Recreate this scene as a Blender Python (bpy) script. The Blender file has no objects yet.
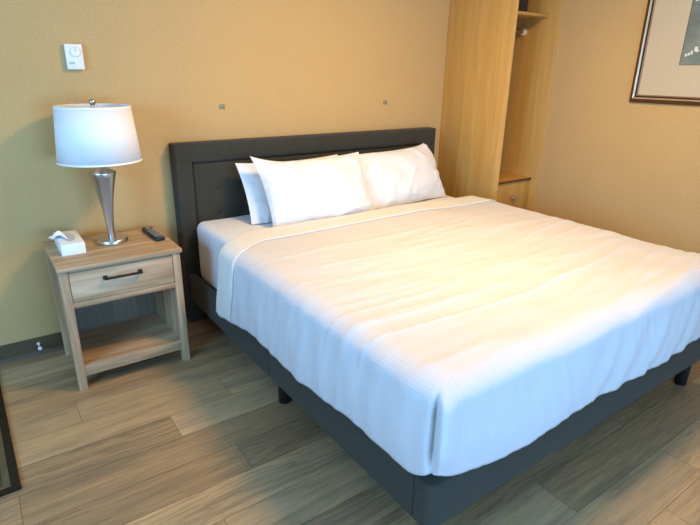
import bpy, bmesh, math, random
from mathutils import Vector, Matrix, noise
random.seed(7)
SC = bpy.context.scene
COL = SC.collection
PI = math.pi

# ------------------------------------------------------------------ camera
cam_d = bpy.data.cameras.new('camera'); cam = bpy.data.objects.new('camera', cam_d); COL.objects.link(cam)
cam_d.sensor_width = 36.0; cam_d.lens = 525.636 / 700 * 36.0; cam_d.clip_start = 0.02
Rv, Uv, Fv = Vector((0.8165, -0.57713, 0.01566)), Vector((0.18589, 0.28847, 0.93927)), Vector((0.5466, 0.76401, -0.34281))
cam.matrix_world = Matrix(((Rv.x, Uv.x, -Fv.x, -0.37688), (Rv.y, Uv.y, -Fv.y, -2.91681), (Rv.z, Uv.z, -Fv.z, 1.42392), (0, 0, 0, 1)))
SC.camera = cam
# ------------------------------------------------------------------ light
SC.view_settings.view_transform = 'Standard'; SC.view_settings.look = 'None'
SC.view_settings.exposure = 0.0; SC.view_settings.gamma = 1.0; SC.view_settings.use_curve_mapping = False
W = bpy.data.worlds.new('world'); SC.world = W; W.use_nodes = True
W.node_tree.nodes['Background'].inputs[0].default_value = (0.6, 0.75, 1.0, 1); W.node_tree.nodes['Background'].inputs[1].default_value = 0.3
def area(name, loc, target, sx, sy, power, colour):
    d = bpy.data.lights.new(name, 'AREA'); d.shape = 'RECTANGLE'; d.size = sx; d.size_y = sy; d.energy = power; d.color = colour
    o = bpy.data.objects.new(name, d); COL.objects.link(o); o.location = loc
    o.rotation_euler = (Vector(target) - Vector(loc)).to_track_quat('-Z', 'Y').to_euler(); return o
CEIL = 2.42
WARM = (1.0, 0.66, 0.29); COOL = (0.20, 0.52, 1.0)
area('ceiling_lamp_light', (1.3, -1.6, CEIL - 0.09), (1.3, -1.6, 0), 0.44, 0.44, 51, WARM)
area('window_light_front', (0.8, -4.50, 0.95), (0.9, 0, 0.6), 1.9, 0.9, 104, COOL)
area('window_light_left', (-2.15, -1.9, 1.30), (0.6, -1.2, 0.6), 1.7, 1.2, 142, COOL)

# ------------------------------------------------------------------ helpers
def tag(o, label=None, cat=None, group=None, kind=None):
    if label: o['label'] = label
    if cat: o['category'] = cat
    if group: o['group'] = group
    if kind: o['kind'] = kind
    return o
def thing(name, label, cat, loc=(0, 0, 0), rotz=0, group=None):
    o = bpy.data.objects.new(name, None); COL.objects.link(o); o.empty_display_size = 0.05
    o.location = loc; o.rotation_euler = (0, 0, rotz)
    return tag(o, label, cat, group)
def obj(name, bm, m, parent=None, world=True, smooth=True, origin=None):
    """link bm as one mesh; world=True: vertices are in room coordinates"""
    if parent is not None and world:
        base = Vector(parent.location)
        if parent.parent: base = base + Vector(parent.parent.location)
        bmesh.ops.translate(bm, verts=bm.verts, vec=-base)
    if origin is not None: bmesh.ops.translate(bm, verts=bm.verts, vec=-Vector(origin))
    me = bpy.data.meshes.new(name); bm.normal_update(); bm.to_mesh(me); bm.free()
    if smooth:
        for p in me.polygons: p.use_smooth = True
        me.set_sharp_from_angle(angle=math.radians(38))
    o = bpy.data.objects.new(name, me); COL.objects.link(o)
    if m: me.materials.append(m)
    if parent is not None: o.parent = parent
    if origin is not None: o.location = origin
    return o
def B(bm, x0, x1, y0, y1, z0, z1, bev=0.0, seg=2):
    t = bmesh.new(); bmesh.ops.create_cube(t, size=1)
    for v in t.verts: v.co = Vector(((x0 + x1) / 2 + v.co.x * (x1 - x0), (y0 + y1) / 2 + v.co.y * (y1 - y0), (z0 + z1) / 2 + v.co.z * (z1 - z0)))
    if bev: bmesh.ops.bevel(t, geom=t.edges[:], offset=bev, segments=seg, profile=0.5, affect='EDGES')
    merge(bm, t); return bm
def box(*a, **k): return B(bmesh.new(), *a, **k)
def merge(bm, t, M=None):
    if M is not None: bmesh.ops.transform(t, matrix=M, verts=t.verts)
    me = bpy.data.meshes.new('tmp'); t.to_mesh(me); t.free(); bm.from_mesh(me); bpy.data.meshes.remove(me)
def lathe(prof, n=48, c=(0, 0, 0), cap=True):
    bm = bmesh.new(); rings = []
    for r, z in prof:
        rings.append([bm.verts.new((c[0] + r * math.cos(2 * PI * k / n), c[1] + r * math.sin(2 * PI * k / n), c[2] + z)) for k in range(n)])
    for a, b in zip(rings, rings[1:]):
        for k in range(n): bm.faces.new((a[k], a[(k + 1) % n], b[(k + 1) % n], b[k]))
    if cap:
        bm.faces.new(rings[0][::-1]); bm.faces.new(rings[-1])
    bmesh.ops.recalc_face_normals(bm, faces=bm.faces); return bm
def tube(pts, r, n=12):
    bm = bmesh.new(); rings = []; pts = [Vector(p) for p in pts]
    for i, p in enumerate(pts):
        d = (pts[min(i + 1, len(pts) - 1)] - pts[max(i - 1, 0)]).normalized()
        q = d.to_track_quat('Z', 'Y')
        rr = r[i] if isinstance(r, (list, tuple)) else r
        rings.append([bm.verts.new(p + q @ Vector((rr * math.cos(2 * PI * k / n), rr * math.sin(2 * PI * k / n), 0))) for k in range(n)])
    for a, b in zip(rings, rings[1:]):
        for k in range(n): bm.faces.new((a[k], a[(k + 1) % n], b[(k + 1) % n], b[k]))
    bm.faces.new(rings[0][::-1]); bm.faces.new(rings[-1])
    bmesh.ops.recalc_face_normals(bm, faces=bm.faces); return bm
def ball(bm, c, r, sq=(1, 1, 1)):
    t = bmesh.new(); bmesh.ops.create_uvsphere(t, u_segments=20, v_segments=12, radius=1)
    merge(bm, t, Matrix.Translation(c) @ Matrix.Diagonal((r * sq[0], r * sq[1], r * sq[2], 1))); return bm

# ------------------------------------------------------------------ materials
def srgb(r, g, b):
    f = lambda c: (c / 255) / 12.92 if c / 255 <= 0.04045 else ((c / 255 + 0.055) / 1.055) ** 2.4
    return (f(r), f(g), f(b), 1)
class NT:
    def __init__(s, name):
        s.m = bpy.data.materials.new(name); s.m.use_nodes = True; s.t = s.m.node_tree; s.b = s.t.nodes['Principled BSDF']
    def n(s, typ, **kw):
        nd = s.t.nodes.new(typ)
        for k, v in kw.items():
            if k.startswith('i_'):
                key = k[2:]; nd.inputs[int(key) if key.isdigit() else key.replace('_', ' ')].default_value = v
            else: setattr(nd, k, v)
        return nd
    def l(s, a, b): s.t.links.new(a, b)
    def coords(s, kind='Object', scale=(1, 1, 1)):
        tc = s.n('ShaderNodeTexCoord'); mp = s.n('ShaderNodeMapping'); mp.inputs['Scale'].default_value = scale
        s.l(tc.outputs[kind], mp.inputs[0]); return mp.outputs[0]
    def noise(s, co, scale, detail=4, rough=0.55, dist=0.0):
        n = s.n('ShaderNodeTexNoise'); n.inputs['Scale'].default_value = scale; n.inputs['Detail'].default_value = detail
        n.inputs['Roughness'].default_value = rough; n.inputs['Distortion'].default_value = dist; s.l(co, n.inputs['Vector']); return n.outputs[0]
    def ramp(s, fac, stops):
        r = s.n('ShaderNodeValToRGB'); e = r.color_ramp.elements
        while len(e) < len(stops): e.new(0.5)
        for el, (p, c) in zip(e, stops): el.position = p; el.color = c
        s.l(fac, r.inputs[0]); return r.outputs[0]
    def mix(s, fac, a, b, mode='MIX'):
        m = s.n('ShaderNodeMix', data_type='RGBA', blend_type=mode)
        for sock, v in ((m.inputs[0], fac), (m.inputs[6], a), (m.inputs[7], b)):
            if hasattr(v, 'links') or hasattr(v, 'is_linked'): s.l(v, sock)
            else: sock.default_value = v
        return m.outputs[2]
    def bump(s, h, strength=0.3, dist=0.002, prev=None):
        b = s.n('ShaderNodeBump'); b.inputs['Strength'].default_value = strength; b.inputs['Distance'].default_value = dist
        s.l(h, b.inputs['Height'])
        if prev is not None: s.l(prev, b.inputs['Normal'])
        s.l(b.outputs[0], s.b.inputs['Normal']); return b.outputs[0]
    def base(s, c):
        if isinstance(c, tuple): s.b.inputs['Base Color'].default_value = c
        else: s.l(c, s.b.inputs['Base Color'])
        return s
    def set(s, rough=0.5, metal=0.0, spec=0.5, sheen=0.0):
        s.b.inputs['Roughness'].default_value = rough; s.b.inputs['Metallic'].default_value = metal
        s.b.inputs['Specular IOR Level'].default_value = spec; s.b.inputs['Sheen Weight'].default_value = sheen; return s
def dim(c, f): return (c[0] * f, c[1] * f, c[2] * f, 1)
def plain(name, c, rough=0.5, metal=0.0, spec=0.5, var=0.08, scale=40, bump=0.0):
    t = NT(name); co = t.coords('Object'); nz = t.noise(co, scale, 3)
    t.base(t.ramp(nz, [(0.3, dim(c, 1 - var)), (0.7, dim(c, 1 + var))])).set(rough, metal, spec)
    if bump: t.bump(nz, bump, 0.001)
    return t.m
def wood(name, axis, cols, fine=60, coarse=7, rough=0.55, bump=0.15, lo=0.74):
    """grain running along the axis"""
    t = NT(name); s1 = [1, 1, 1]; s1[axis] = 0.06
    co = t.coords('Object', tuple(s1))
    a = t.noise(co, coarse, 6, 0.62, 0.6); b = t.noise(co, fine, 4, 0.6, 0.2)
    c = t.ramp(a, [(0.32, cols[0]), (0.5, cols[1]), (0.68, cols[2])])
    d = t.ramp(b, [(0.35, (lo, lo, lo, 1)), (0.65, (1.06, 1.06, 1.06, 1))])
    t.base(t.mix(0.75, c, d, 'MULTIPLY')).set(rough); t.bump(b, bump, 0.001); return t.m
OAKC = [srgb(132, 100, 68), srgb(186, 152, 112), srgb(216, 188, 150)]
OAK = [wood('weathered_oak_%s' % n, i, OAKC, 90, 9) for i, n in enumerate('xyz')]
def plank_wood(name):
    t = NT(name); co = t.coords('Object', (1, 1, 1)); sx = t.n('ShaderNodeSeparateXYZ'); t.l(co, sx.inputs[0])
    m = t.n('ShaderNodeMath', operation='MULTIPLY'); m.inputs[1].default_value = 8.5; t.l(sx.outputs[0], m.inputs[0])
    f = t.n('ShaderNodeMath', operation='FLOOR'); t.l(m.outputs[0], f.inputs[0])
    w = t.n('ShaderNodeTexWhiteNoise', noise_dimensions='1D'); t.l(f.outputs[0], w.inputs['W'])
    co2 = t.coords('Object', (1, 1, 0.08)); g = t.noise(co2, 60, 4)
    c = t.ramp(w.outputs[0], [(0.0, srgb(122, 112, 92)), (0.5, srgb(146, 132, 108)), (1.0, srgb(166, 154, 132))])
    d = t.ramp(g, [(0.3, (0.75, 0.75, 0.75, 1)), (0.7, (1.1, 1.1, 1.1, 1))])
    t.base(t.mix(0.8, c, d, 'MULTIPLY')).set(0.6); return t.m
GREYPLANK = plank_wood('grey_planked_back')
HONEY = wood('honey_laminate_oak', 2, [srgb(190, 141, 68), srgb(200, 152, 78), srgb(209, 162, 88)], 70, 10, 0.42, 0.02, 0.9)
HONEYX = wood('honey_laminate_oak_across', 0, [srgb(190, 141, 68), srgb(200, 152, 78), srgb(209, 162, 88)], 70, 10, 0.42, 0.02, 0.9)
EDGE_D = plain('dark_red_brown_edging', srgb(104, 58, 30), 0.45)
EDGE_L = plain('pale_wood_edging', srgb(214, 168, 98), 0.4)

def wall_mat():
    t = NT('tan_wallcovering'); co = t.coords('Object')
    a = t.noise(co, 3.0, 3); b = t.noise(co, 130, 3, 0.6)
    c = t.ramp(b, [(0.3, srgb(194, 155, 97)), (0.7, srgb(209, 171, 113))])
    d = t.ramp(a, [(0.3, (0.96, 0.96, 0.96, 1)), (0.7, (1.0, 1.0, 1.0, 1))])
    t.base(t.mix(1.0, c, d, 'MULTIPLY')).set(0.7, spec=0.25); t.bump(b, 0.22, 0.003); return t.m
WALL = wall_mat()
CEILM = plain('ceiling_white', srgb(232, 226, 214), 0.9, var=0.02, scale=80, bump=0.2)
BASEB = plain('dark_vinyl_baseboard', srgb(88, 70, 44), 0.5, var=0.06)

def floor_mat():
    t = NT('vinyl_plank_floor')
    at = t.n('ShaderNodeAttribute', attribute_name='plank'); sp = t.n('ShaderNodeSeparateColor'); t.l(at.outputs['Color'], sp.inputs[0])
    uv = t.n('ShaderNodeUVMap', uv_map='grain')
    mp = t.n('ShaderNodeMapping'); mp.inputs['Scale'].default_value = (1.3, 11, 1); t.l(uv.outputs[0], mp.inputs[0])
    mp2 = t.n('ShaderNodeMapping'); mp2.inputs['Scale'].default_value = (5, 90, 1); t.l(uv.outputs[0], mp2.inputs[0])
    mp3 = t.n('ShaderNodeMapping'); mp3.inputs['Scale'].default_value = (2.2, 9, 1); t.l(uv.outputs[0], mp3.inputs[0])
    a = t.noise(mp.outputs[0], 1.0, 5, 0.6, 0.8); b = t.noise(mp2.outputs[0], 1.0, 4, 0.65, 0.3)
    wv = t.n('ShaderNodeTexWave', wave_type='BANDS', bands_direction='Y'); wv.inputs['Scale'].default_value = 1.1
    wv.inputs['Distortion'].default_value = 16; wv.inputs['Detail'].default_value = 4; wv.inputs['Detail Scale'].default_value = 1.0; t.l(mp3.outputs[0], wv.inputs[0])
    tone = t.ramp(sp.outputs[0], [(0.0, srgb(134, 106, 74)), (0.3, srgb(160, 130, 93)), (0.7, srgb(176, 146, 106)), (1.0, srgb(192, 162, 121))])
    c1 = t.ramp(a, [(0.3, (0.62, 0.65, 0.70, 1)), (0.5, (0.97, 0.95, 0.92, 1)), (0.7, (1.18, 1.12, 1.02, 1))])
    c2 = t.ramp(b, [(0.3, (0.68, 0.67, 0.66, 1)), (0.7, (1.14, 1.14, 1.14, 1))])
    cw = t.ramp(wv.outputs[0], [(0.05, (0.80, 0.79, 0.78, 1)), (0.5, (1.02, 1.02, 1.02, 1))])
    c = t.mix(1.0, tone, c1, 'MULTIPLY'); c = t.mix(0.8, c, c2, 'MULTIPLY'); c = t.mix(sp.outputs[1], c, t.mix(1.0, c, cw, 'MULTIPLY'))
    t.base(c).set(0.42, spec=0.45); t.bump(b, 0.08, 0.001)
    return t.m
FLOORM = floor_mat(); SEAM = plain('plank_gap_dark', srgb(70, 56, 42), 0.8)

def linen(name, c, stripes=True, rough=0.75):
    t = NT(name); uv = t.n('ShaderNodeUVMap', uv_map='cloth')
    t.set(rough, spec=0.2, sheen=0.15)
    co = t.coords('Object'); nz = t.noise(co, 55, 3)
    if stripes:
        wv = t.n('ShaderNodeTexWave', wave_type='BANDS', bands_direction='X'); wv.inputs['Scale'].default_value = 16; t.l(uv.outputs[0], wv.inputs[0])
        t.base(t.ramp(wv.outputs[0], [(0.3, dim(c, 0.955)), (0.7, c)])); p = t.bump(wv.outputs[0], 0.12, 0.001); t.bump(nz, 0.12, 0.003, p)
    else:
        t.base(c); t.bump(nz, 0.12, 0.003)
    return t.m
SHEET = linen('white_duvet_cotton', srgb(207, 202, 199)); CASE = linen('white_pillowcase_cotton', srgb(228, 225, 221))
CREAM = linen('cream_turned_band', srgb(220, 215, 204), False); MATT = linen('white_fitted_sheet', srgb(226, 224, 221), False)
def uphol():
    t = NT('charcoal_upholstery'); co = t.coords('Object'); a = t.noise(co, 420, 2, 0.7); b = t.noise(co, 60, 3)
    c = t.ramp(a, [(0.3, srgb(46, 44, 36)), (0.7, srgb(78, 74, 61))]); d = t.ramp(b, [(0.3, (0.85, 0.85, 0.85, 1)), (0.7, (1, 1, 1, 1))])
    t.base(t.mix(1.0, c, d, 'MULTIPLY')).set(0.9, spec=0.15, sheen=0.1); t.bump(a, 0.4, 0.001); return t.m
UPH = uphol(); UPHB = plain('charcoal_button', srgb(46, 45, 41), 0.8); UPHD = plain('charcoal_seam', srgb(24, 24, 24), 0.95); BLACK = plain('black_plastic', srgb(18, 17, 17), 0.4)
NICKEL = NT('brushed_nickel').base(srgb(196, 190, 182)).set(0.32, 1.0).m; BRONZE = plain('dark_bronze', srgb(48, 40, 34), 0.4, 0.7)
def shade_mat():
    t = NT('lamp_shade_fabric'); co = t.coords('Object'); nz = t.noise(co, 260, 2)
    t.base(t.ramp(nz, [(0.3, srgb(247, 245, 240)), (0.7, srgb(251, 249, 245))])).set(0.8, spec=0.2); t.bump(nz, 0.1, 0.001)
    tr = t.n('ShaderNodeBsdfTranslucent'); tr.inputs[0].default_value = srgb(248, 244, 236); mx = t.n('ShaderNodeMixShader'); mx.inputs[0].default_value = 0.12
    t.l(t.b.outputs[0], mx.inputs[1]); t.l(tr.outputs[0], mx.inputs[2]); t.l(mx.outputs[0], t.t.nodes['Material Output'].inputs[0]); return t.m
SHADE = shade_mat(); TRIM = plain('shade_trim_white', srgb(246, 242, 236), 0.7, var=0.01)
WHITEP = plain('white_plastic', srgb(236, 234, 226), 0.4, var=0.01); CARD = plain('white_card', srgb(240, 238, 230), 0.6, var=0.02)
TISSUE = plain('tissue_paper', srgb(246, 246, 246), 0.9, var=0.01)

# ------------------------------------------------------------------ room
XR, XL, YF = 2.993, -2.2, -4.6
def struct(name, bm, m, smooth=False):
    return tag(obj(name, bm, m, smooth=smooth), kind='structure')
# floor: planks running along x, one mesh, each plank its own tone
PW, PL = 0.165, 1.22
bm = bmesh.new(); uvl = bm.loops.layers.uv.new('grain'); cl = bm.loops.layers.float_color.new('plank')
known = {0: (-0.21, .62, .35), 1: (0.397, .5, .8), 2: (0.108, .1, .9), 4: (0.27, .92, .3), 3: (0.75, .55, .6), 5: (-.3, .8, .3), 8: (1.703, .05, 1.0), 9: (1.1, .5, .7)}
special = {(2, 1): .60, (4, 1): .35, (8, 1): .72, (2, 0): .12, (4, 0): .95, (5, 1): .15, (6, 0): .2, (1, 0): .55}
rnd = random.Random(21)
gx = 0.0007
for r in range(-5, 26):
    y1 = -0.58 - r * PW; y0 = y1 - PW
    if y1 < YF: break
    sx, tone, gr = known.get(r, (rnd.uniform(0, PL), rnd.random(), rnd.random()))
    k = -6
    x = sx - 6 * PL
    while x < XR:
        tt = rnd.uniform(.15, .95); gg = rnd.choice([0.1, .2, .5, .9])
        idx = k + 5   # 0 = the plank left of the known seam
        if idx == 0: tt, gg = tone, gr
        if (r, idx) in special: tt = special[(r, idx)]
        a0, a1 = max(x, XL), min(x + PL, XR); b0, b1 = max(y0, YF), min(y1, 0.0)
        if a1 > a0 and b1 > b0:
            ux, uy = rnd.uniform(0, 50), rnd.uniform(0, 50)
            vs = [bm.verts.new((a0 + gx, b0 + gx, 0)), bm.verts.new((a1 - gx, b0 + gx, 0)), bm.verts.new((a1 - gx, b1 - gx, 0)), bm.verts.new((a0 + gx, b1 - gx, 0))]
            f = bm.faces.new(vs)
            for lp in f.loops:
                lp[uvl].uv = (lp.vert.co.x + ux, lp.vert.co.y + uy); lp[cl] = (tt, gg, 0, 1)
        x += PL; k += 1
# sub-floor seen through the hairline gaps
vs = [bm.verts.new(p) for p in ((XL, YF, -0.0015), (XR, YF, -0.0015), (XR, 0, -0.0015), (XL, 0, -0.0015))]
f = bm.faces.new(vs); f.material_index = 1
vs = [bm.verts.new(p) for p in ((XL, YF, -0.05), (XR, YF, -0.05), (XR, 0, -0.05), (XL, 0, -0.05))]
f = bm.faces.new(vs[::-1]); f.material_index = 1
fl = struct('floor', bm, FLOORM); fl.data.materials.append(SEAM)
struct('ceiling', box(XL, XR, YF, 0, CEIL, CEIL + 0.08), CEILM)
struct('wall_back', box(XL, XR, 0, 0.1, -0.05, CEIL + 0.08), WALL)
struct('wall_right', box(XR, XR + 0.1, YF, 0.1, -0.05, CEIL + 0.08), WALL)
struct('wall_left', box(XL - 0.1, XL, YF, 0.1, -0.05, CEIL + 0.08), WALL)
struct('wall_front', box(XL - 0.1, XR + 0.1, YF - 0.1, YF, -0.05, CEIL + 0.08), WALL)
# vinyl cove baseboard: flat face, flared toe
def cove(x0, x1):
    prof = [(0, 0.0), (-0.013, 0.0), (-0.012, 0.003), (-0.006, 0.010), (-0.004, 0.018), (-0.004, 0.093), (-0.002, 0.0955), (0, 0.0955)]
    bm = bmesh.new(); A = [bm.verts.new((x0, y, z)) for y, z in prof]; C = [bm.verts.new((x1, y, z)) for y, z in prof]
    for i in range(len(prof) - 1): bm.faces.new((A[i], A[i + 1], C[i + 1], C[i]))
    bm.faces.new(A[::-1]); bm.faces.new(C); bmesh.ops.recalc_face_normals(bm, faces=bm.faces); return bm
struct('baseboard_back', cove(XL + .001, 2.52), BASEB)
bm = cove(-4.599, -0.60); bmesh.ops.rotate(bm, verts=bm.verts, cent=(0, 0, 0), matrix=Matrix.Rotation(PI / 2, 3, 'Z'))
bmesh.ops.scale(bm, verts=bm.verts, vec=(-1, 1, 1)); bmesh.ops.translate(bm, verts=bm.verts, vec=(XR, 0, 0)); bmesh.ops.recalc_face_normals(bm, faces=bm.faces)
struct('baseboard_right', bm, BASEB)
# windows of the unseen walls, where the daylight comes from
WF = plain('window_frame_white', srgb(226, 224, 218), 0.5)
def window(name, horizontal, c, w, h, z):
    bm = bmesh.new(); t = 0.05
    for a0, a1, z0, z1 in ((-w / 2 - t, w / 2 + t, z - h / 2 - t, z - h / 2), (-w / 2 - t, w / 2 + t, z + h / 2, z + h / 2 + t), (-w / 2 - t, -w / 2, z - h / 2, z + h / 2), (w / 2, w / 2 + t, z - h / 2, z + h / 2)):
        if horizontal: B(bm, c + a0, c + a1, YF, YF + 0.05, z0, z1)
        else: B(bm, XL, XL + 0.03, c + a0, c + a1, z0, z1)
    struct(name, bm, WF)
window('window_1', True, 0.8, 1.95, 0.95, 0.95)
window('window_2', False, -1.9, 1.75, 1.25, 1.30)
# ceiling fixture that carries the warm lamp
t = thing('ceiling_lamp', 'round flush ceiling lamp with bronze rim above the bed', 'lamp', (1.3, -1.6, CEIL))
obj('lamp_rim', lathe([(0.21, -0.002), (0.21, -0.035), (0.19, -0.04), (0.19, -0.002)], 48, (1.3, -1.6, CEIL)), BRONZE, t)
# ------------------------------------------------------------------ wardrobe
WX0, WD, WT, WH = 2.524, -0.580, 0.018, 2.15
XI0, XI1 = WX0 + WT, XR - 0.002 - WT
w = thing('wardrobe', 'honey oak open wardrobe with shelf, hanging rail and low drawer beside the headboard', 'wardrobe', (2.76, -0.29, 0))
obj('side_panel', box(WX0, WX0 + WT, WD, -0.002, 0, WH, bev=0.0008), HONEY, w)
obj('side_panel', box(XI1, XR - 0.002, WD, -0.002, 0, WH, bev=0.0008), HONEY, w)
obj('back_panel', box(XI0, XI1, -0.012, -0.002, 0.05, WH - WT), HONEY, w)
obj('top_panel', box(XI0, XI1, WD, -0.002, WH - WT, WH), HONEYX, w)
sh = obj('shelf', box(XI0, XI1, -0.49, -0.012, 1.785, 1.803, bev=0.001), HONEYX, w)
ct = obj('counter_panel', box(XI0, XI1, -0.527, -0.012, 0.684, 0.700), HONEYX, w)
ed = obj('front_edging', box(XI0, XI1, -0.5295, -0.527, 0.684, 0.700), EDGE_D, ct); tag(ed, 'dark red brown front edge')
for xx in (WX0, XI1):
    obj('panel_edging', box(xx + .001, xx + WT - .001, WD - 0.0015, WD - 0.0002, 0.001, WH - 0.001), EDGE_L, w)
dr = obj('drawer', box(XI0 + 0.002, XI1 - 0.002, -0.520, -0.502, 0.44, 0.681, bev=0.001), HONEY, w)
bm = lathe([(0.007, 0.0), (0.007, 0.012), (0.017, 0.018), (0.018, 0.024), (0.012, 0.029), (0.003, 0.030)], 24)
bmesh.ops.rotate(bm, verts=bm.verts, cent=(0, 0, 0), matrix=Matrix.Rotation(PI / 2, 3, 'X')); bmesh.ops.translate(bm, verts=bm.verts, vec=(2.775, -0.520, 0.570))
obj('knob', bm, NICKEL, dr)
dr2 = obj('drawer', box(XI0 + 0.002, XI1 - 0.002, -0.520, -0.502, 0.10, 0.437, bev=0.001), HONEY, w)
bm = lathe([(0.007, 0.0), (0.007, 0.012), (0.017, 0.018), (0.018, 0.024), (0.012, 0.029), (0.003, 0.030)], 24)
bmesh.ops.rotate(bm, verts=bm.verts, cent=(0, 0, 0), matrix=Matrix.Rotation(PI / 2, 3, 'X')); bmesh.ops.translate(bm, verts=bm.verts, vec=(2.775, -0.520, 0.29))
obj('knob', bm, NICKEL, dr2)
obj('plinth', box(XI0, XI1, -0.51, -0.49, 0, 0.098), HONEYX, w)
obj('hanging_rail', tube([(XI0, -0.311, 1.700), (XI1, -0.311, 1.700)], 0.0125, 16), plain('brown_rail', srgb(140, 96, 50), 0.4), w)
bm = tube([(XI1 - 0.026, -0.311, 1.700), (XI1, -0.311, 1.700)], [0.021, 0.024], 24)
obj('rail_socket', bm, plain('cream_plastic', srgb(238, 222, 180), 0.35), w)
# dark item on the shelf
bm = box(2.60, 2.835, -0.43, -0.14, 1.803, 1.99, bev=0.02, seg=3)
tag(obj('storage_box', bm, plain('dark_plum_vinyl', srgb(40, 28, 34), 0.5), origin=(2.71, -0.28, 1.803)), 'dark plum box standing on the upper shelf of the wardrobe', 'box')

# ------------------------------------------------------------------ framed picture on the right wall
FY, FZ, PWY, PHZ = -1.149, 1.269, 1.02, 0.86
p = thing('framed_picture', 'framed print with wide beige mat hanging on the right wall', 'picture', (XR, FY - PWY / 2, FZ))
def fr(bm, d0, d1, x0, x1):
    """mitred ring between insets d0 and d1, standing x0..x1 off the wall"""
    ya, yb, za, zb = FY, FY - PWY, FZ, FZ + PHZ
    def ring(d, x): return [(XR - x, ya - d, za + d), (XR - x, yb + d, za + d), (XR - x, yb + d, zb - d), (XR - x, ya - d, zb - d)]
    R = [[bm.verts.new(q) for q in ring(d, x)] for d, x in ((d0, 0.002), (d0, x0), (d1, x1), (d1, 0.002))]
    for i in range(4):
        for k in range(4): bm.faces.new((R[i][k], R[i][(k + 1) % 4], R[(i + 1) % 4][(k + 1) % 4], R[(i + 1) % 4][k]))
    bmesh.ops.recalc_face_normals(bm, faces=bm.faces)
for d0, d1, x0, x1, c, mtl, lb in ((0, 0.023, 0.014, 0.027, srgb(112, 76, 42), 0.4, 'bronze outer moulding'), (0.023, 0.031, 0.029, 0.023, srgb(206, 180, 144), 0.6, 'pale champagne middle band'), (0.031, 0.039, 0.018, 0.018, srgb(44, 28, 20), 0.2, 'dark inner line'), (0.039, 0.046, 0.017, 0.013, srgb(150, 118, 84), 0.5, None)):
    bm = bmesh.new(); fr(bm, d0, d1, x0, x1); o = obj('frame', bm, plain('frame_%d' % int(d0 * 1000), c, 0.35, mtl, scale=15), p, smooth=False)
    if lb: tag(o, lb)
oy, oz = -1.393, 1.482
OY2, OZ2 = FY - PWY + 0.25, FZ + PHZ - 0.19
bm = bmesh.new()
ins = 0.046
xs = XR - 0.011
o1 = [(FY - ins, FZ + ins), (FY - PWY + ins, FZ + ins), (FY - PWY + ins, FZ + PHZ - ins), (FY - ins, FZ + PHZ - ins)]
o2 = [(oy, oz), (OY2, oz), (OY2, OZ2), (oy, OZ2)]
A = [bm.verts.new((xs, y, z)) for y, z in o1]; C = [bm.verts.new((xs, y, z)) for y, z in o2]
D = [bm.verts.new((xs + 0.003, y, z)) for y, z in o2]; E_ = [bm.verts.new((xs + 0.007, y, z)) for y, z in o1]
for k in range(4):
    j = (k + 1) % 4
    bm.faces.new((A[k], A[j], C[j], C[k])); bm.faces.new((C[k], C[j], D[j], D[k])); bm.faces.new((A[k], A[j], E_[j], E_[k]))
bmesh.ops.recalc_face_normals(bm, faces=bm.faces)
obj('mat_board', bm, plain('beige_mat', srgb(198, 178, 144), 0.6, var=0.02), p, smooth=False)
def print_mat():
    t = NT('grey_green_print'); co = t.coords('Object'); a = t.noise(co, 9, 4, 0.6, 0.8); b = t.noise(co, 30, 4, 0.7)
    t.base(t.ramp(a, [(0.3, srgb(106, 114, 104)), (0.55, srgb(128, 134, 122)), (0.75, srgb(146, 150, 136))])).set(0.3); return t.m
pr = obj('print', box(xs + 0.0035, xs + 0.006, OY2, oy, oz, OZ2), print_mat(), p, smooth=False)
bm = bmesh.new(); l = 0.0025
for a0, a1, b0, b1 in ((oy - l, oy, oz, OZ2), (OY2, OY2 + l, oz, OZ2), (OY2, oy, oz, oz + l), (OY2, oy, OZ2 - l, OZ2)):
    B(bm, xs + 0.002, xs + 0.0034, a0, a1, b0, b1)
obj('mat_bevel', bm, plain('dark_bevel', srgb(74, 62, 48), 0.6), p, smooth=False)
# pale brush marks of the print: a low row of white strokes, more above
PAINT = plain('pale_paint', srgb(214, 214, 196), 0.6); rr = random.Random(4)
def stroke(y, z, L, H, ang):
    t = bmesh.new(); n = 7; top = []; bot = []
    for i in range(n):
        s = i / (n - 1); hh = H * math.sin(PI * (0.12 + 0.8 * s)) * rr.uniform(.7, 1.2) / 2; c = L * (s - .5)
        top.append(t.verts.new((0, -c, hh))); bot.append(t.verts.new((0, -c, -hh)))
    for i in range(n - 1): t.faces.new((top[i], top[i + 1], bot[i + 1], bot[i]))
    e = bmesh.ops.extrude_face_region(t, geom=t.faces[:]); bmesh.ops.translate(t, verts=[v for v in e['geom'] if isinstance(v, bmesh.types.BMVert)], vec=(0.0008, 0, 0))
    bmesh.ops.recalc_face_normals(t, faces=t.faces)
    o = obj('painted_stroke', t, PAINT, pr, world=False); bmesh_M = Matrix.Translation(Vector((xs + 0.0026, y, z)) - Vector(p.location)) @ Matrix.Rotation(ang, 4, 'X'); o.data.transform(bmesh_M)
for y, z, L, H, a in ((-1.418, 1.535, .012, .022, .1), (-1.432, 1.540, .012, .020, .2), (-1.446, 1.548, .014, .022, -.2), (-1.470, 1.566, .030, .030, -.7), (-1.500, 1.574, .05, .036, -.3), (-1.55, 1.575, .06, .03, -.1), (-1.61, 1.57, .05, .02, 0), (-1.68, 1.56, .07, .03, .1), (-1.76, 1.565, .06, .025, 0),
                      (-1.418, 1.82, .018, .035, .8), (-1.437, 1.835, .012, .05, .3), (-1.462, 1.83, .03, .05, -.2), (-1.51, 1.85, .05, .05, 0), (-1.6, 1.86, .09, .04, 0), (-1.7, 1.85, .07, .06, 0)):
    stroke(y, z, L, H, a)

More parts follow.
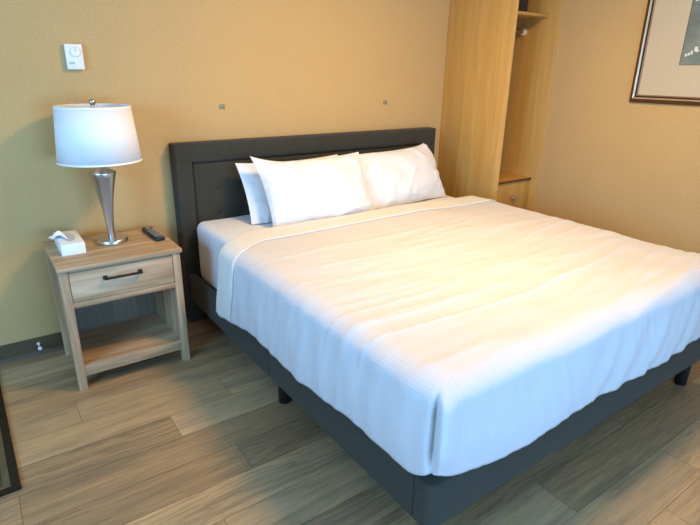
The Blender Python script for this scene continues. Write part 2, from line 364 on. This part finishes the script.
# ------------------------------------------------------------------ bed
HB0, HB1, HBT, HBZ = 0.488, 2.392, 0.094, 1.0445
BX0, BX1, BY1 = 0.504, 2.376, -2.098
RB, RT = 0.15, 0.314
bed = thing('bed', 'large bed with charcoal upholstered frame and tufted headboard', 'bed', ((HB0 + HB1) / 2, -1.05, 0))
hb = obj('headboard', box(HB0, HB1, -HBT + 0.012, -0.004, 0.012, HBZ, bev=0.012, seg=3), UPH, bed)
# raised border round the tufted centre panel
IX0, IX1, IZ = 0.583, 2.297, 0.940
bm = bmesh.new()
B(bm, HB0, HB1, -HBT, -HBT + 0.03, IZ, HBZ, bev=0.010, seg=3)
B(bm, HB0, IX0, -HBT, -HBT + 0.03, 0.012, IZ + 0.02, bev=0.010, seg=3); B(bm, IX1, HB1, -HBT, -HBT + 0.03, 0.012, IZ + 0.02, bev=0.010, seg=3)
obj('headboard_border', bm, UPH, hb)
bcols = [0.724 + 0.1432 * k for k in range(11)]; brows = [0.793, 0.648]
nx, nz = 230, 60
bm = bmesh.new(); G = []
for i in range(nx + 1):
    row = []
    for j in range(nz + 1):
        x = IX0 + 0.004 + (IX1 - IX0 - 0.008) * i / nx; z = 0.30 + (IZ - 0.004 - 0.30) * j / nz
        e = min(x - IX0 - .004, IX1 - .004 - x, IZ - .004 - z, 0.03) / 0.03
        d = 0.008 * (1 - (1 - max(e, 0)) ** 2)
        for bx in bcols:
            if abs(bx - x) < 0.08:
                for bz in brows:
                    q = math.hypot(x - bx, z - bz)
                    d -= 0.013 * math.exp(-(q / 0.018) ** 2)
        row.append(bm.verts.new((x, -HBT + 0.0115 - d, z)))
    G.append(row)
for i in range(nx):
    for j in range(nz): bm.faces.new((G[i][j], G[i][j + 1], G[i + 1][j + 1], G[i + 1][j]))
bmesh.ops.recalc_face_normals(bm, faces=bm.faces)
if bm.faces[0].normal.y > 0: bmesh.ops.reverse_faces(bm, faces=bm.faces)
obj('tufted_panel', bm, UPH, hb)
bm = bmesh.new(); s = 0.004
B(bm, IX0, IX0 + s, -HBT + 0.004, -HBT + 0.014, 0.3, IZ); B(bm, IX1 - s, IX1, -HBT + 0.004, -HBT + 0.014, 0.3, IZ); B(bm, IX0, IX1, -HBT + 0.004, -HBT + 0.014, IZ - s, IZ)
obj('seam', bm, UPHD, hb)
for bx in bcols:
    for bz in brows:
        b = ball(bmesh.new(), (bx, -HBT + 0.009, bz), 0.010, (1, .45, 1)); obj('button', b, UPHB, hb)
# rails
def soft(x0, x1, y0, y1, z0, z1, b=0.008): return box(x0, x1, y0, y1, z0, z1, bev=b, seg=3)
obj('side_rail', soft(BX0, BX0 + 0.04, -1.090, -HBT - 0.001, RB, RT), UPH, bed)
obj('side_rail', soft(BX0, BX0 + 0.04, -2.030, -1.091, RB, RT), UPH, bed)
obj('side_rail', soft(BX1 - 0.04, BX1, -2.030, -HBT - 0.001, RB, RT), UPH, bed)
# foot rail wraps both corners: a rounded C plan
def crail():
    r = 0.03; P = [(BX0, -2.032)]
    for k in range(7): a = PI + k * PI / 12; P.append((BX0 + r + r * math.cos(a), BY1 + r + r * math.sin(a)))
    for k in range(7): a = 1.5 * PI + k * PI / 12; P.append((BX1 - r + r * math.cos(a), BY1 + r + r * math.sin(a)))
    P.append((BX1, -2.032)); P += [(BX1 - 0.04, -2.032), (BX1 - 0.04, BY1 + 0.04), (BX0 + 0.04, BY1 + 0.04), (BX0 + 0.04, -2.032)]
    bm = bmesh.new(); lo = [bm.verts.new((x, y, RB)) for x, y in P]; hi = [bm.verts.new((x, y, RT)) for x, y in P]
    n = len(P)
    for k in range(n): bm.faces.new((lo[k], lo[(k + 1) % n], hi[(k + 1) % n], hi[k]))
    bm.faces.new(lo[::-1]); bm.faces.new(hi)
    bmesh.ops.recalc_face_normals(bm, faces=bm.faces)
    eds = [e for e in bm.edges if len({round(v.co.z, 3) for v in e.verts}) == 1]
    bmesh.ops.bevel(bm, geom=eds, offset=0.006, segments=2, profile=0.5, affect='EDGES'); return bm
obj('foot_rail', crail(), UPH, bed)
obj('slat_platform', box(BX0 + 0.041, BX1 - 0.041, BY1 + 0.041, -HBT - 0.002, 0.22, 0.262), UPHD, bed)
for lx, ly in ((0.575, -1.09), (0.575, -2.045), (2.262, -2.045), (2.31, -1.09), (1.44, -1.09)):
    obj('leg', lathe([(0.025, 0.0), (0.027, 0.004), (0.029, RB + 0.01), (0.029, 0.30)], 24, (lx, ly, 0)), BLACK, bed)

# mattress (with fitted sheet) : rounded slab with soft top edge
def slab(x0, x1, y0, y1, z0, z1, r, amp, n=70, seed=1.0):
    bm = bmesh.new(); bmesh.ops.create_cube(bm, size=1)
    for v in bm.verts: v.co = Vector(((x0 + x1) / 2 + v.co.x * (x1 - x0), (y0 + y1) / 2 + v.co.y * (y1 - y0), (z0 + z1) / 2 + v.co.z * (z1 - z0)))
    bmesh.ops.bevel(bm, geom=bm.edges[:], offset=r, segments=6, profile=0.5, affect='EDGES')
    bmesh.ops.subdivide_edges(bm, edges=[e for e in bm.edges if e.calc_length() > 0.1], cuts=12, use_grid_fill=True)
    bm.normal_update()
    for v in bm.verts:
        q = noise.noise(v.co * 6 + Vector((seed, 0, 0))) + .5 * noise.noise(v.co * 17)
        v.co += v.normal * amp * q
    return bm
mt = thing('mattress', 'thick white mattress in a fitted sheet lying on the charcoal bed frame', 'mattress', (1.44, -1.08, 0.264))
obj('mattress_body', slab(0.560, 2.280, -2.045, -0.102, 0.264, 0.622, 0.045, 0.003), MATT, mt)

# duvet: one draped cloth, folded back at the head
DX0, DX1, DYF = 0.474, 2.335, -2.135
R0 = 0.095
XI, XJ, YI = DX0 + R0, DX1 - R0, DYF + R0
ns, nxi, nyi = 36, 190, 190
ZT = 0.656
def sstep(a, b, x):
    t = min(max((x - a) / (b - a), 0), 1); return t * t * (3 - 2 * t)
def hemz(x, y, side):
    w = 0.010 * noise.noise(Vector((x * 3.1, y * 3.1, 5.0))) + 0.004 * noise.noise(Vector((x * 13, y * 13, 1.0)))
    if side == 'L':
        z = 0.318 + 0.03 * sstep(-1.6, -2.1, y) + 0.018 * math.exp(-((y + 1.75) / 0.28) ** 2) - 0.035 * sstep(-0.95, -0.62, y)
    elif side == 'F': z = 0.345 + 0.03 * (1 - sstep(0.47, 0.75, x))
    elif side == 'C': z = 0.38
    else: z = 0.36
    return z + w
def prof(s, zh):
    """s 0..1 from the inner rectangle to the hem -> outward, z"""
    arc = R0 * 0.86 * PI / 2; drop = (ZT - R0 * 0.75) - zh; L = arc + max(drop, 0.02); q = s * L
    if q < arc:
        a = q / arc * PI / 2; return R0 * math.sin(a), ZT - R0 * 0.75 * (1 - math.cos(a))
    f = (q - arc) / (L - arc)
    return R0 + 0.012 * math.sin(f * PI * 0.9), ZT - R0 * 0.75 - (q - arc)
def head_y(x): # front edge of the folded band
    return -0.572 - 0.13 * (1 - sstep(0.46, 0.70, x)) - 0.03 * sstep(1.6, 2.35, x)
V = {}; UVc = {}
NI, NJ = ns + nxi + ns, nyi + ns
for i in range(NI + 1):
    for j in range(NJ + 1):
        li = ns - i if i < ns else (i - ns - nxi if i > ns + nxi else 0)      # rings beyond in x
        sgn = -1 if i < ns else 1
        lj = j - nyi if j > nyi else 0
        u = min(max((i - ns) / nxi, 0), 1); x = XI + (XJ - XI) * u
        hy = head_y(x)
        if li and sgn < 0:
            hy = head_y(DX0 + R0) + 0.0
            hy = -0.66 - 0.04 * math.sin(li / ns * PI) + 0.045 * (li / ns) ** 2
        vv = min(j / nyi, 1); y = hy + (YI - hy) * vv
        r = max(li, lj) / ns
        if li == 0 and lj == 0: px, py, pz = x, y, ZT; ang = None
        elif lj == 0:
            h, z = prof(r, hemz(x, y, 'L' if sgn < 0 else 'R')); px, py, pz = x + sgn * h, y, z
        elif li == 0:
            h, z = prof(r, hemz(x, YI, 'F')); px, py, pz = x, YI - h, z
        else:
            m = max(li, lj)
            th = (lj / (2.0 * m)) if li >= lj else 1 - li / (2.0 * m)   # 0: side, 1: foot
            zhs = hemz(DX0, YI, 'L') if sgn < 0 else 0.36
            zc = zhs * (1 - th) + hemz(XI if sgn < 0 else XJ, YI, 'F') * th + 0.030 * math.sin(th * PI)
            h, z = prof(r, zc)
            a = th * PI / 2
            # superellipse corner, and the tucked pleat at the near corner
            ex = 0.6; cx, cy = math.cos(a) ** ex, math.sin(a) ** ex
            if sgn < 0:
                k = sstep(0.12, 0.45, r)
                off = (-0.022 * math.exp(-((th - 0.40) / 0.09) ** 2) + 0.016 * sstep(0.43, 0.56, th) * (1 - sstep(0.62, 1.0, th))) * (1 - 0.75 * sstep(0.75, 1.0, r))
                h2 = h + off * k
            else: h2 = h
            px, py, pz = x + sgn * h2 * cx, YI - h2 * cy, z
        V[i, j] = Vector((px, py, pz)); UVc[i, j] = ((i if i else 0) * 0.0165 , j * 0.0165)
# relief: broad puffs, creases across the foot half, soft vertical folds on the drops
def relief(i, j, P):
    li = max(ns - i, i - ns - nxi, 0); lj = max(j - nyi, 0); r = max(li, lj) / ns
    d = 0.010 * noise.noise(Vector((P.x * 2.3, P.y * 2.3, 3.3))) + 0.005 * noise.noise(Vector((P.x * 5.5, P.y * 6.5, 9.3)))
    top = 1 - sstep(0.25, 0.6, r)
    rot = P.y + 0.10 * math.sin(P.x * 1.7) + .04 * noise.noise(Vector((P.x * 2, P.y * 2, 0)))
    n = noise.noise(Vector((P.x * 1.3 + 4, rot * 12, 0.7)))
    ridge = (1 - abs(n) * 2.2); ridge = max(ridge, 0) ** 2
    mask = max(0, noise.noise(Vector((P.x * 1.3 + 1, P.y * 1.6, 8))) + .35) * sstep(-0.75, -1.1, P.y)
    mask += 1.1 * math.exp(-((P.x - 1.25) / .55) ** 2 - ((P.y + 1.72) / .22) ** 2)
    d += 0.0095 * ridge * mask * top
    n2 = noise.noise(Vector((P.x * 5 - 9, P.y * 24, 4.4))); d += 0.0035 * n2 * top * sstep(-.8, -1.3, P.y)
    if r > 0.2:
        s = P.y if li >= lj else P.x
        if li >= lj: n3 = noise.noise(Vector((s * 13, P.z * 3.5, 2.2))); am = 0.009
        else: n3 = noise.noise(Vector((s * 11 + P.z * 14 * (1 - sstep(.5, 1.3, P.x)) - P.z * 5, P.z * 2.5, 6.2))); am = 0.015
        d += am * n3 * sstep(0.2, 0.5, r)
        n4 = noise.noise(Vector((s * 30 + P.z * 9, P.z * 5, 1.2))); d += 0.0028 * n4 * sstep(0.2, 0.4, r)
    if li and lj: d *= 0.35
    if j < 6: d *= 0.5
    return d
def build_cloth(ni, jr, mat_, name, parent, off=0.0, thick=0.014):
    bm = bmesh.new(); uvl = bm.loops.layers.uv.new('cloth'); D = {}
    for i in range(ni[0], ni[1] + 1):
        for j in range(jr[0], jr[1] + 1):
            D[i, j] = bm.verts.new(V[i, j])
    for i in range(ni[0], ni[1]):
        for j in range(jr[0], jr[1]):
            f = bm.faces.new((D[i, j], D[i, j + 1], D[i + 1, j + 1], D[i + 1, j]))
            for lp, kk in zip(f.loops, ((i, j), (i, j + 1), (i + 1, j + 1), (i + 1, j))): lp[uvl].uv = UVc[kk]
    bm.normal_update()
    N = {k: v.normal.copy() for k, v in D.items()}
    if N[(ni[0] + ni[1]) // 2, (jr[0] + jr[1]) // 2].z < 0:
        bmesh.ops.reverse_faces(bm, faces=bm.faces); N = {k: -n for k, n in N.items()}
    for k, v in D.items():
        v.co = V[k] + N[k] * (relief(k[0], k[1], V[k]) + off)
    o = obj(name, bm, mat_, parent); md = o.modifiers.new('thickness', 'SOLIDIFY'); md.thickness = thick; md.offset = -1 if off == 0 else 1
    return o
dv = thing('duvet', 'white duvet spread over the bed and hanging down its sides', 'duvet', (1.44, -1.35, 0.64))
build_cloth((0, NI), (0, NJ), SHEET, 'duvet_cover', dv)
o = build_cloth((1, NI - 1), (0, 22), CREAM, 'turned_down_band', dv, off=0.001, thick=0.008); tag(o, 'cream folded-back band at the head end')

# ------------------------------------------------------------------ pillows
def pillow_bm(Wd, H, T, seed, ears=(0, 0, 0, 0)):
    bm = bmesh.new(); uvl = bm.loops.layers.uv.new('cloth'); n, m = 60, 44; top = {}; bot = {}
    for i in range(n + 1):
        for j in range(m + 1):
            u = 2 * i / n - 1; v = 2 * j / m - 1
            x = Wd / 2 * u * (1 - 0.045 * (1 - v * v) * abs(u) ** 3); z = H / 2 * v * (1 - (0.085 if v > 0 else -0.02) * (1 - u * u) * abs(v) ** 3)
            # pulled out corners
            for (cu, cv), e in zip(((-1, 1), (1, 1), (-1, -1), (1, -1)), ears):
                w = max(0, 1 - math.hypot(u - cu, (v - cv)) / 0.55) ** 2; ex, ez = e if isinstance(e, tuple) else (e * .5, e); x += cu * ex * w; z += cv * ez * w
            t = T / 2 * (1.05 - 0.2 * v) * (max(0, 1 - abs(u) ** 2.6) ** 0.62) * (max(0, 1 - abs(v) ** 2.4) ** 0.62)
            t *= 1 + 0.13 * noise.noise(Vector((u * 1.6 + seed, v * 1.6, 0)))
            edge = max(abs(u), abs(v)); wr = 0.007 * noise.noise(Vector((x * 9 + seed, z * 9, 1))) + 0.010 * (edge ** 2) * noise.noise(Vector((x * 26, z * 24, seed)))
            rg = max(0, 1 - 2.6 * abs(noise.noise(Vector((x * 4 + seed + z * 3, z * 8 - x * 3, 4.4))))) ** 3; wr += 0.008 * rg
            s = 1 if t > 0.004 else 0
            a = bm.verts.new((x, -t - wr * s - 0.001, z))
            top[i, j] = a
            bot[i, j] = a if edge > 0.9999 else bm.verts.new((x, t * 0.8 + 0.001, z))
    for i in range(n):
        for j in range(m):
            ks = ((i, j), (i + 1, j), (i + 1, j + 1), (i, j + 1))
            f = bm.faces.new([top[k] for k in ks])
            for lp, k in zip(f.loops, ks): lp[uvl].uv = (k[1] * 0.02, k[0] * 0.02)
            f = bm.faces.new([bot[k] for k in ks][::-1])
            for lp, k in zip(f.loops, ks[::-1]): lp[uvl].uv = (k[1] * 0.02, k[0] * 0.02)
    return bm
def pillow(label, base, lean, yaw, roll, Wd, H, T, seed, ears):
    """base: world point under the middle of the lower edge"""
    bm = pillow_bm(Wd, H, T, seed, ears)
    bmesh.ops.translate(bm, verts=bm.verts, vec=(0, 0, H / 2))
    M = Matrix.Rotation(yaw, 4, 'Z') @ Matrix.Rotation(-lean, 4, 'X') @ Matrix.Rotation(roll, 4, 'Y')
    bmesh.ops.transform(bm, matrix=M, verts=bm.verts)
    # settle the lower edge on the mattress and the back against what is behind
    for v in bm.verts:
        wz = base[2] + v.co.z
        if wz < 0.628: v.co.z = 0.628 - base[2] + (wz - 0.628) * 0.05
        if base[1] + v.co.y > -HBT - 0.004: v.co.y = -HBT - 0.004 - base[1]
    o = obj('pillow', bm, CASE, world=False); o.location = base
    return tag(o, label, 'pillow', 'pillows leaning on the headboard')
pillow('white pillow leaning on the headboard, mostly hidden behind the front left pillow', (1.130, -0.36, 0.610), 0.50, 0.0, 0.0, 0.68, 0.37, 0.10, 3.1, (0.0, 0.0, 0.0, 0))
pillow('white pillow at the front left, leaning with a pointed upper corner', (1.190, -0.515, 0.604), 0.50, 0.0, -0.01, 0.69, 0.405, 0.15, 7.7, (0.035, 0.0, 0.0, 0))
pillow('white pillow leaning on the right half of the headboard beside the wardrobe', (1.872, -0.42, 0.612), 0.48, 0.03, -0.03, 0.70, 0.385, 0.165, 12.4, (-0.012, (-0.055, 0.008), 0.0, 0.035))

# ------------------------------------------------------------------ nightstand
NX0, NX1, NY0, NY1, NZ = -0.182, 0.357, -0.503, -0.046, 0.61
ns_ = thing('nightstand', 'weathered oak nightstand with one drawer and open shelf left of the bed', 'nightstand', ((NX0 + NX1) / 2, (NY0 + NY1) / 2, 0))
obj('table_top', box(NX0, NX1, NY0, NY1, NZ - 0.020, NZ, bev=0.0025), OAK[0], ns_)
bx0, bx1, by0, by1 = NX0 + 0.006, NX1 - 0.010, NY0 + 0.010, NY1 - 0.012
LW, LD = 0.036, 0.042
for ax in (bx0, bx1 - LW):
    for ay in (by0, by1 - LD):
        obj('leg', box(ax, ax + LW, ay, ay + LD, 0, NZ - 0.020, bev=0.0015), OAK[2], ns_)
for ax in (bx0 + LW - 0.016, bx1 - LW + 0.002):
    obj('side_panel', box(ax, ax + 0.014, by0 + LD, by1 - LD, 0.066, NZ - 0.020), OAK[2], ns_)
ix0, ix1 = bx0 + LW, bx1 - LW
obj('back_panel', box(ix0 - .012, ix1 + .012, by1 - 0.016, by1 - 0.006, 0.07, NZ - 0.020), GREYPLANK, ns_)
obj('shelf', box(bx0 + LW - 0.001, bx1 - LW + 0.001, by0 + LD, by1 - 0.017, 0.094, 0.110), OAK[0], ns_)
obj('shelf_apron', box(ix0, ix1, by0 + 0.003, by0 + LD - 0.001, 0.068, 0.119, bev=0.0015), OAK[0], ns_)
obj('drawer_rail', box(ix0, ix1, by0 + 0.001, by0 + 0.030, 0.413, 0.438, bev=0.001), OAK[0], ns_)
obj('top_rail', box(ix0, ix1, by0 + 0.012, by0 + 0.030, 0.575, NZ - 0.020), OAK[0], ns_)
nd = obj('drawer', box(ix0 + 0.002, ix1 - 0.002, by0 + 0.002, by0 + 0.020, 0.440, 0.578, bev=0.0015), OAK[0], ns_)
obj('drawer_box', box(ix0 + 0.01, ix1 - 0.01, by0 + 0.021, by1 - 0.05, 0.445, 0.565), OAK[0], nd)
hx, hz_, hy = 0.080, 0.532, by0 + 0.002
bm = bmesh.new()
B(bm, hx - 0.080, hx + 0.080, hy - 0.028, hy - 0.019, hz_ - 0.005, hz_ + 0.005, bev=0.002)
for s_ in (-1, 1):
    B(bm, hx + s_ * 0.076 - 0.006, hx + s_ * 0.076 + 0.006, hy - 0.026, hy - 0.0002, hz_ - 0.006, hz_ + 0.006, bev=0.002)
    B(bm, hx + s_ * 0.076 - 0.009, hx + s_ * 0.076 + 0.009, hy - 0.005, hy - 0.0002, hz_ - 0.009, hz_ + 0.009, bev=0.001)
obj('handle', bm, BRONZE, nd)

# ------------------------------------------------------------------ table lamp
LX, LY = 0.106, -0.212
lp = thing('table_lamp', 'table lamp with white drum shade and flared brushed nickel stem on the nightstand', 'lamp', (LX, LY, NZ))
c = (LX, LY, NZ)
obj('lamp_base', lathe([(0.001, 0.0), (0.072, 0.0), (0.075, 0.003), (0.075, 0.016), (0.072, 0.020), (0.02, 0.022), (0.001, 0.022)], 64, c, cap=False), NICKEL, lp)
obj('lamp_stem', lathe([(0.001, 0.022), (0.0165, 0.022), (0.017, 0.05), (0.019, 0.10), (0.024, 0.155), (0.032, 0.21), (0.044, 0.27), (0.056, 0.322), (0.0615, 0.340), (0.060, 0.346), (0.044, 0.353), (0.028, 0.360), (0.022, 0.366), (0.016, 0.370), (0.015, 0.42), (0.001, 0.42)], 64, c, cap=False), NICKEL, lp)
SZ0, SZ1, SR0, SR1 = 0.398, 0.646, 0.183, 0.160
sm = lathe([(SR0, SZ0), (SR1, SZ1)], 96, c, cap=False)
sho = obj('lamp_shade', sm, SHADE, lp); md = sho.modifiers.new('thickness', 'SOLIDIFY'); md.thickness = 0.002; md.offset = -1
bm = lathe([(SR0 + 0.0012, SZ0 + 0.0085), (SR0 + 0.002, SZ0 - 0.0005), (SR0 - 0.003, SZ0 - 0.0005), (SR0 - 0.003, SZ0 + 0.0085)], 96, c, cap=False)
obj('shade_trim', bm, TRIM, sho, world=True)
bm = (lathe([(SR1 + 0.0012, SZ1 + 0.0005), (SR1 + 0.002, SZ1 - 0.0085), (SR1 - 0.003, SZ1 - 0.0085), (SR1 - 0.003, SZ1 + 0.0005)], 96, c, cap=False))
obj('shade_trim', bm, TRIM, sho)
sy = 0.634
bm = tube([(LX, LY, NZ + 0.42), (LX, LY, NZ + 0.46)], 0.014, 20)
pts = [(LX + 0.016, LY, NZ + 0.425)] + [(LX + 0.052 * math.sin(PI * k / 12) + 0.004, LY, NZ + 0.435 + (sy - 0.437) * k / 12) for k in range(1, 13)]
merge(bm, tube(pts, 0.002, 8)); merge(bm, tube([(2 * LX - a, b, d) for a, b, d in pts], 0.002, 8))
for k in range(3):
    a = 2 * PI * k / 3 + 0.4; merge(bm, tube([(LX, LY, NZ + sy), (LX + (SR1 - 0.002) * math.cos(a), LY + (SR1 - 0.002) * math.sin(a), NZ + sy)], 0.0018, 8))
obj('harp', bm, NICKEL, lp)
bm = tube([(LX, LY, NZ + sy), (LX, LY, NZ + sy + 0.018)], [0.010, 0.006], 20); ball(bm, (LX, LY, NZ + sy + 0.028), 0.0155)
obj('finial', bm, NICKEL, lp)
bm = lathe([(0.012, 0.46), (0.014, 0.48), (0.026, 0.52), (0.030, 0.545), (0.024, 0.57), (0.010, 0.585), (0.001, 0.588)], 24, c, cap=False)
obj('bulb', bm, plain('bulb_glass', srgb(235, 233, 225), 0.3, var=0.01), lp)

# ------------------------------------------------------------------ tissue box
tb = thing('tissue_box', 'white tissue box with a tissue poking out, beside the lamp base', 'tissue box', (-0.083, -0.212, NZ), 0.0)
obj('carton', box(-0.050, 0.050, -0.118, 0.118, 0, 0.052, bev=0.0015), CARD, tb, world=False)
bm = bmesh.new()
pts = []
for k in range(24): a = 2 * PI * k / 24; pts.append(bm.verts.new((0.026 * math.cos(a), 0.075 * math.sin(a), 0.0526)))
bm.faces.new(pts); obj('opening', bm, plain('opening_shadow_film', srgb(205, 205, 200), 0.6), tb, world=False)
bm = bmesh.new(); n = 14; g = {}
for i in range(n + 1):
    for j in range(n + 1):
        s, t_ = i / n, j / n
        x = -0.012 - 0.062 * s + 0.006 * math.sin(9 * t_); y = -0.03 + 0.085 * t_ * (1 - 0.45 * s) + 0.035 * s
        z = 0.053 + 0.020 * math.sin(PI * min(s * 1.1, 1)) * (0.6 + 0.4 * math.sin(7 * t_ + 1)) + 0.004 * math.sin(13 * t_ + 5 * s)
        g[i, j] = bm.verts.new((x, y, max(z, 0.0534)))
for i in range(n):
    for j in range(n): bm.faces.new((g[i, j], g[i + 1, j], g[i + 1, j + 1], g[i, j + 1]))
o = obj('tissue', bm, TISSUE, tb, world=False); md = o.modifiers.new('t', 'SOLIDIFY'); md.thickness = 0.0008

# ------------------------------------------------------------------ remote
rm = thing('remote_control', 'black remote control lying on the nightstand by the headboard', 'remote control', (0.302, -0.222, NZ), 0.0)
rm.rotation_euler = (0, 0, 0.04)
obj('remote_body', box(-0.0225, 0.0225, -0.115, 0.115, 0.0, 0.020, bev=0.005, seg=3), BLACK, rm, world=False)
GREYB = plain('grey_rubber', srgb(150, 150, 148), 0.6)
for i in range(3):
    for j in range(7):
        x, y = -0.0125 + 0.0125 * i, -0.090 + 0.021 * j
        obj('button', box(x - 0.004, x + 0.004, y - 0.005, y + 0.005, 0.0195, 0.0225, bev=0.001), GREYB, rm, world=False)
obj('button', lathe([(0.011, 0.0195), (0.011, 0.0225), (0.004, 0.0228)], 20, (0, 0.078, 0)), GREYB, rm, world=False)

# ------------------------------------------------------------------ thermostat
th = thing('thermostat', 'white wall thermostat with round dial above the lamp', 'thermostat', (0.093, -0.001, 1.41))
obj('thermostat_plate', box(0.056, 0.130, -0.026, -0.0005, 1.409, 1.520, bev=0.003), WHITEP, th)
bm = lathe([(0.022, 0.0), (0.022, 0.006), (0.020, 0.009), (0.001, 0.009)], 40, cap=False)
bmesh.ops.rotate(bm, verts=bm.verts, cent=(0, 0, 0), matrix=Matrix.Rotation(PI / 2, 3, 'X')); bmesh.ops.translate(bm, verts=bm.verts, vec=(0.098, -0.026, 1.486))
obj('dial', bm, WHITEP, th)
PG = plain('pale_grey_print', srgb(190, 188, 180), 0.5)
obj('dial_mark', box(0.0965, 0.0995, -0.0365, -0.0345, 1.486, 1.506), PG, th)
bm = box(0.066, 0.090, -0.0272, -0.0255, 1.432, 1.442); obj('plate_mark', bm, PG, th)

# ------------------------------------------------------------------ wall clips above the headboard
CLIP = plain('grey_green_clip', srgb(142, 138, 104), 0.45, 0.3)
for x, lb in ((0.810, 'small grey wall clip above the headboard, on the side near the lamp'), (1.981, 'small grey wall clip above the headboard, on the side near the wardrobe')):
    t = thing('wall_clip', lb, 'clip', (x, -0.0005, 1.215), 0, 'pair of wall clips above the headboard')
    bm = box(-0.014, -0.003, -0.004, 0, -0.004, 0.022, bev=0.001); B(bm, 0.003, 0.014, -0.004, 0, -0.004, 0.022, bev=0.001); B(bm, -0.014, 0.014, -0.003, 0, 0.004, 0.010)
    obj('clip_plate', bm, CLIP, t, world=False)
    bm = ball(bmesh.new(), (-0.008, -0.006, 0.010), 0.004); ball(bm, (0.009, -0.006, 0.006), 0.004); obj('screw', bm, NICKEL, t, world=False)

# ------------------------------------------------------------------ door stop
ds = thing('door_stop', 'small white door stop screwed to the baseboard left of the nightstand', 'door stop', (-0.283, -0.004, 0.060))
bm = lathe([(0.009, 0.0), (0.009, 0.004), (0.0045, 0.010), (0.0035, 0.040), (0.0045, 0.046), (0.0085, 0.052), (0.010, 0.062), (0.007, 0.066)], 24)
bmesh.ops.rotate(bm, verts=bm.verts, cent=(0, 0, 0), matrix=Matrix.Rotation(PI / 2, 3, 'X'))
obj('stop_body', bm, WHITEP, ds, world=False)

# ------------------------------------------------------------------ bordered floor mat, lower left
ang = math.radians(1.25)
MX, MY, ML, MWd = -0.458, -1.038, 0.95, 0.62
fm = thing('floor_mat', 'dark olive floor mat with darker bound border lying at the left edge', 'mat', (MX, MY, 0.0)); fm.rotation_euler = (0, 0, ang)
def mat_fab(name, c):
    t = NT(name); co = t.coords('Object'); a = t.noise(co, 160, 3, 0.7); b = t.noise(co, 14, 3)
    t.base(t.mix(1.0, t.ramp(a, [(0.3, dim(c, .7)), (0.7, dim(c, 1.25))]), t.ramp(b, [(0.3, (.8, .8, .8, 1)), (0.7, (1.1, 1.1, 1.1, 1))]), 'MULTIPLY')).set(0.95, spec=0.1); t.bump(a, 0.5, 0.002); return t.m
bw = 0.030
obj('mat_border', (lambda b: (B(b, -bw, 0, 0, ML, 0.0005, 0.012, bev=.002), B(b, -MWd, -MWd + bw, 0, ML, 0.0005, 0.012, bev=.002), B(b, -MWd + bw, -bw, 0, bw * .8, 0.0005, 0.012, bev=.002), B(b, -MWd + bw, -bw, ML - bw, ML, 0.0005, 0.012, bev=.002), b)[-1])(bmesh.new()), mat_fab('mat_border_weave', srgb(44, 36, 24)), fm, world=False)
o = obj('mat_band', (lambda b: (B(b, -bw - .022, -bw, bw * .8, ML - bw, 0.0005, 0.0105), B(b, -MWd + bw, -MWd + bw + .022, bw * .8, ML - bw, 0.0005, 0.0105), B(b, -MWd + bw + .022, -bw - .022, bw * .8, bw * .8 + .014, 0.0005, 0.0105), b)[-1])(bmesh.new()), mat_fab('mat_band_weave', srgb(92, 84, 58)), fm, world=False)
obj('mat_pile', box(-MWd + bw + .022, -bw - .022, bw * .8 + .014, ML - bw, 0.0005, 0.009), mat_fab('mat_pile_weave', srgb(76, 62, 38)), fm, world=False)
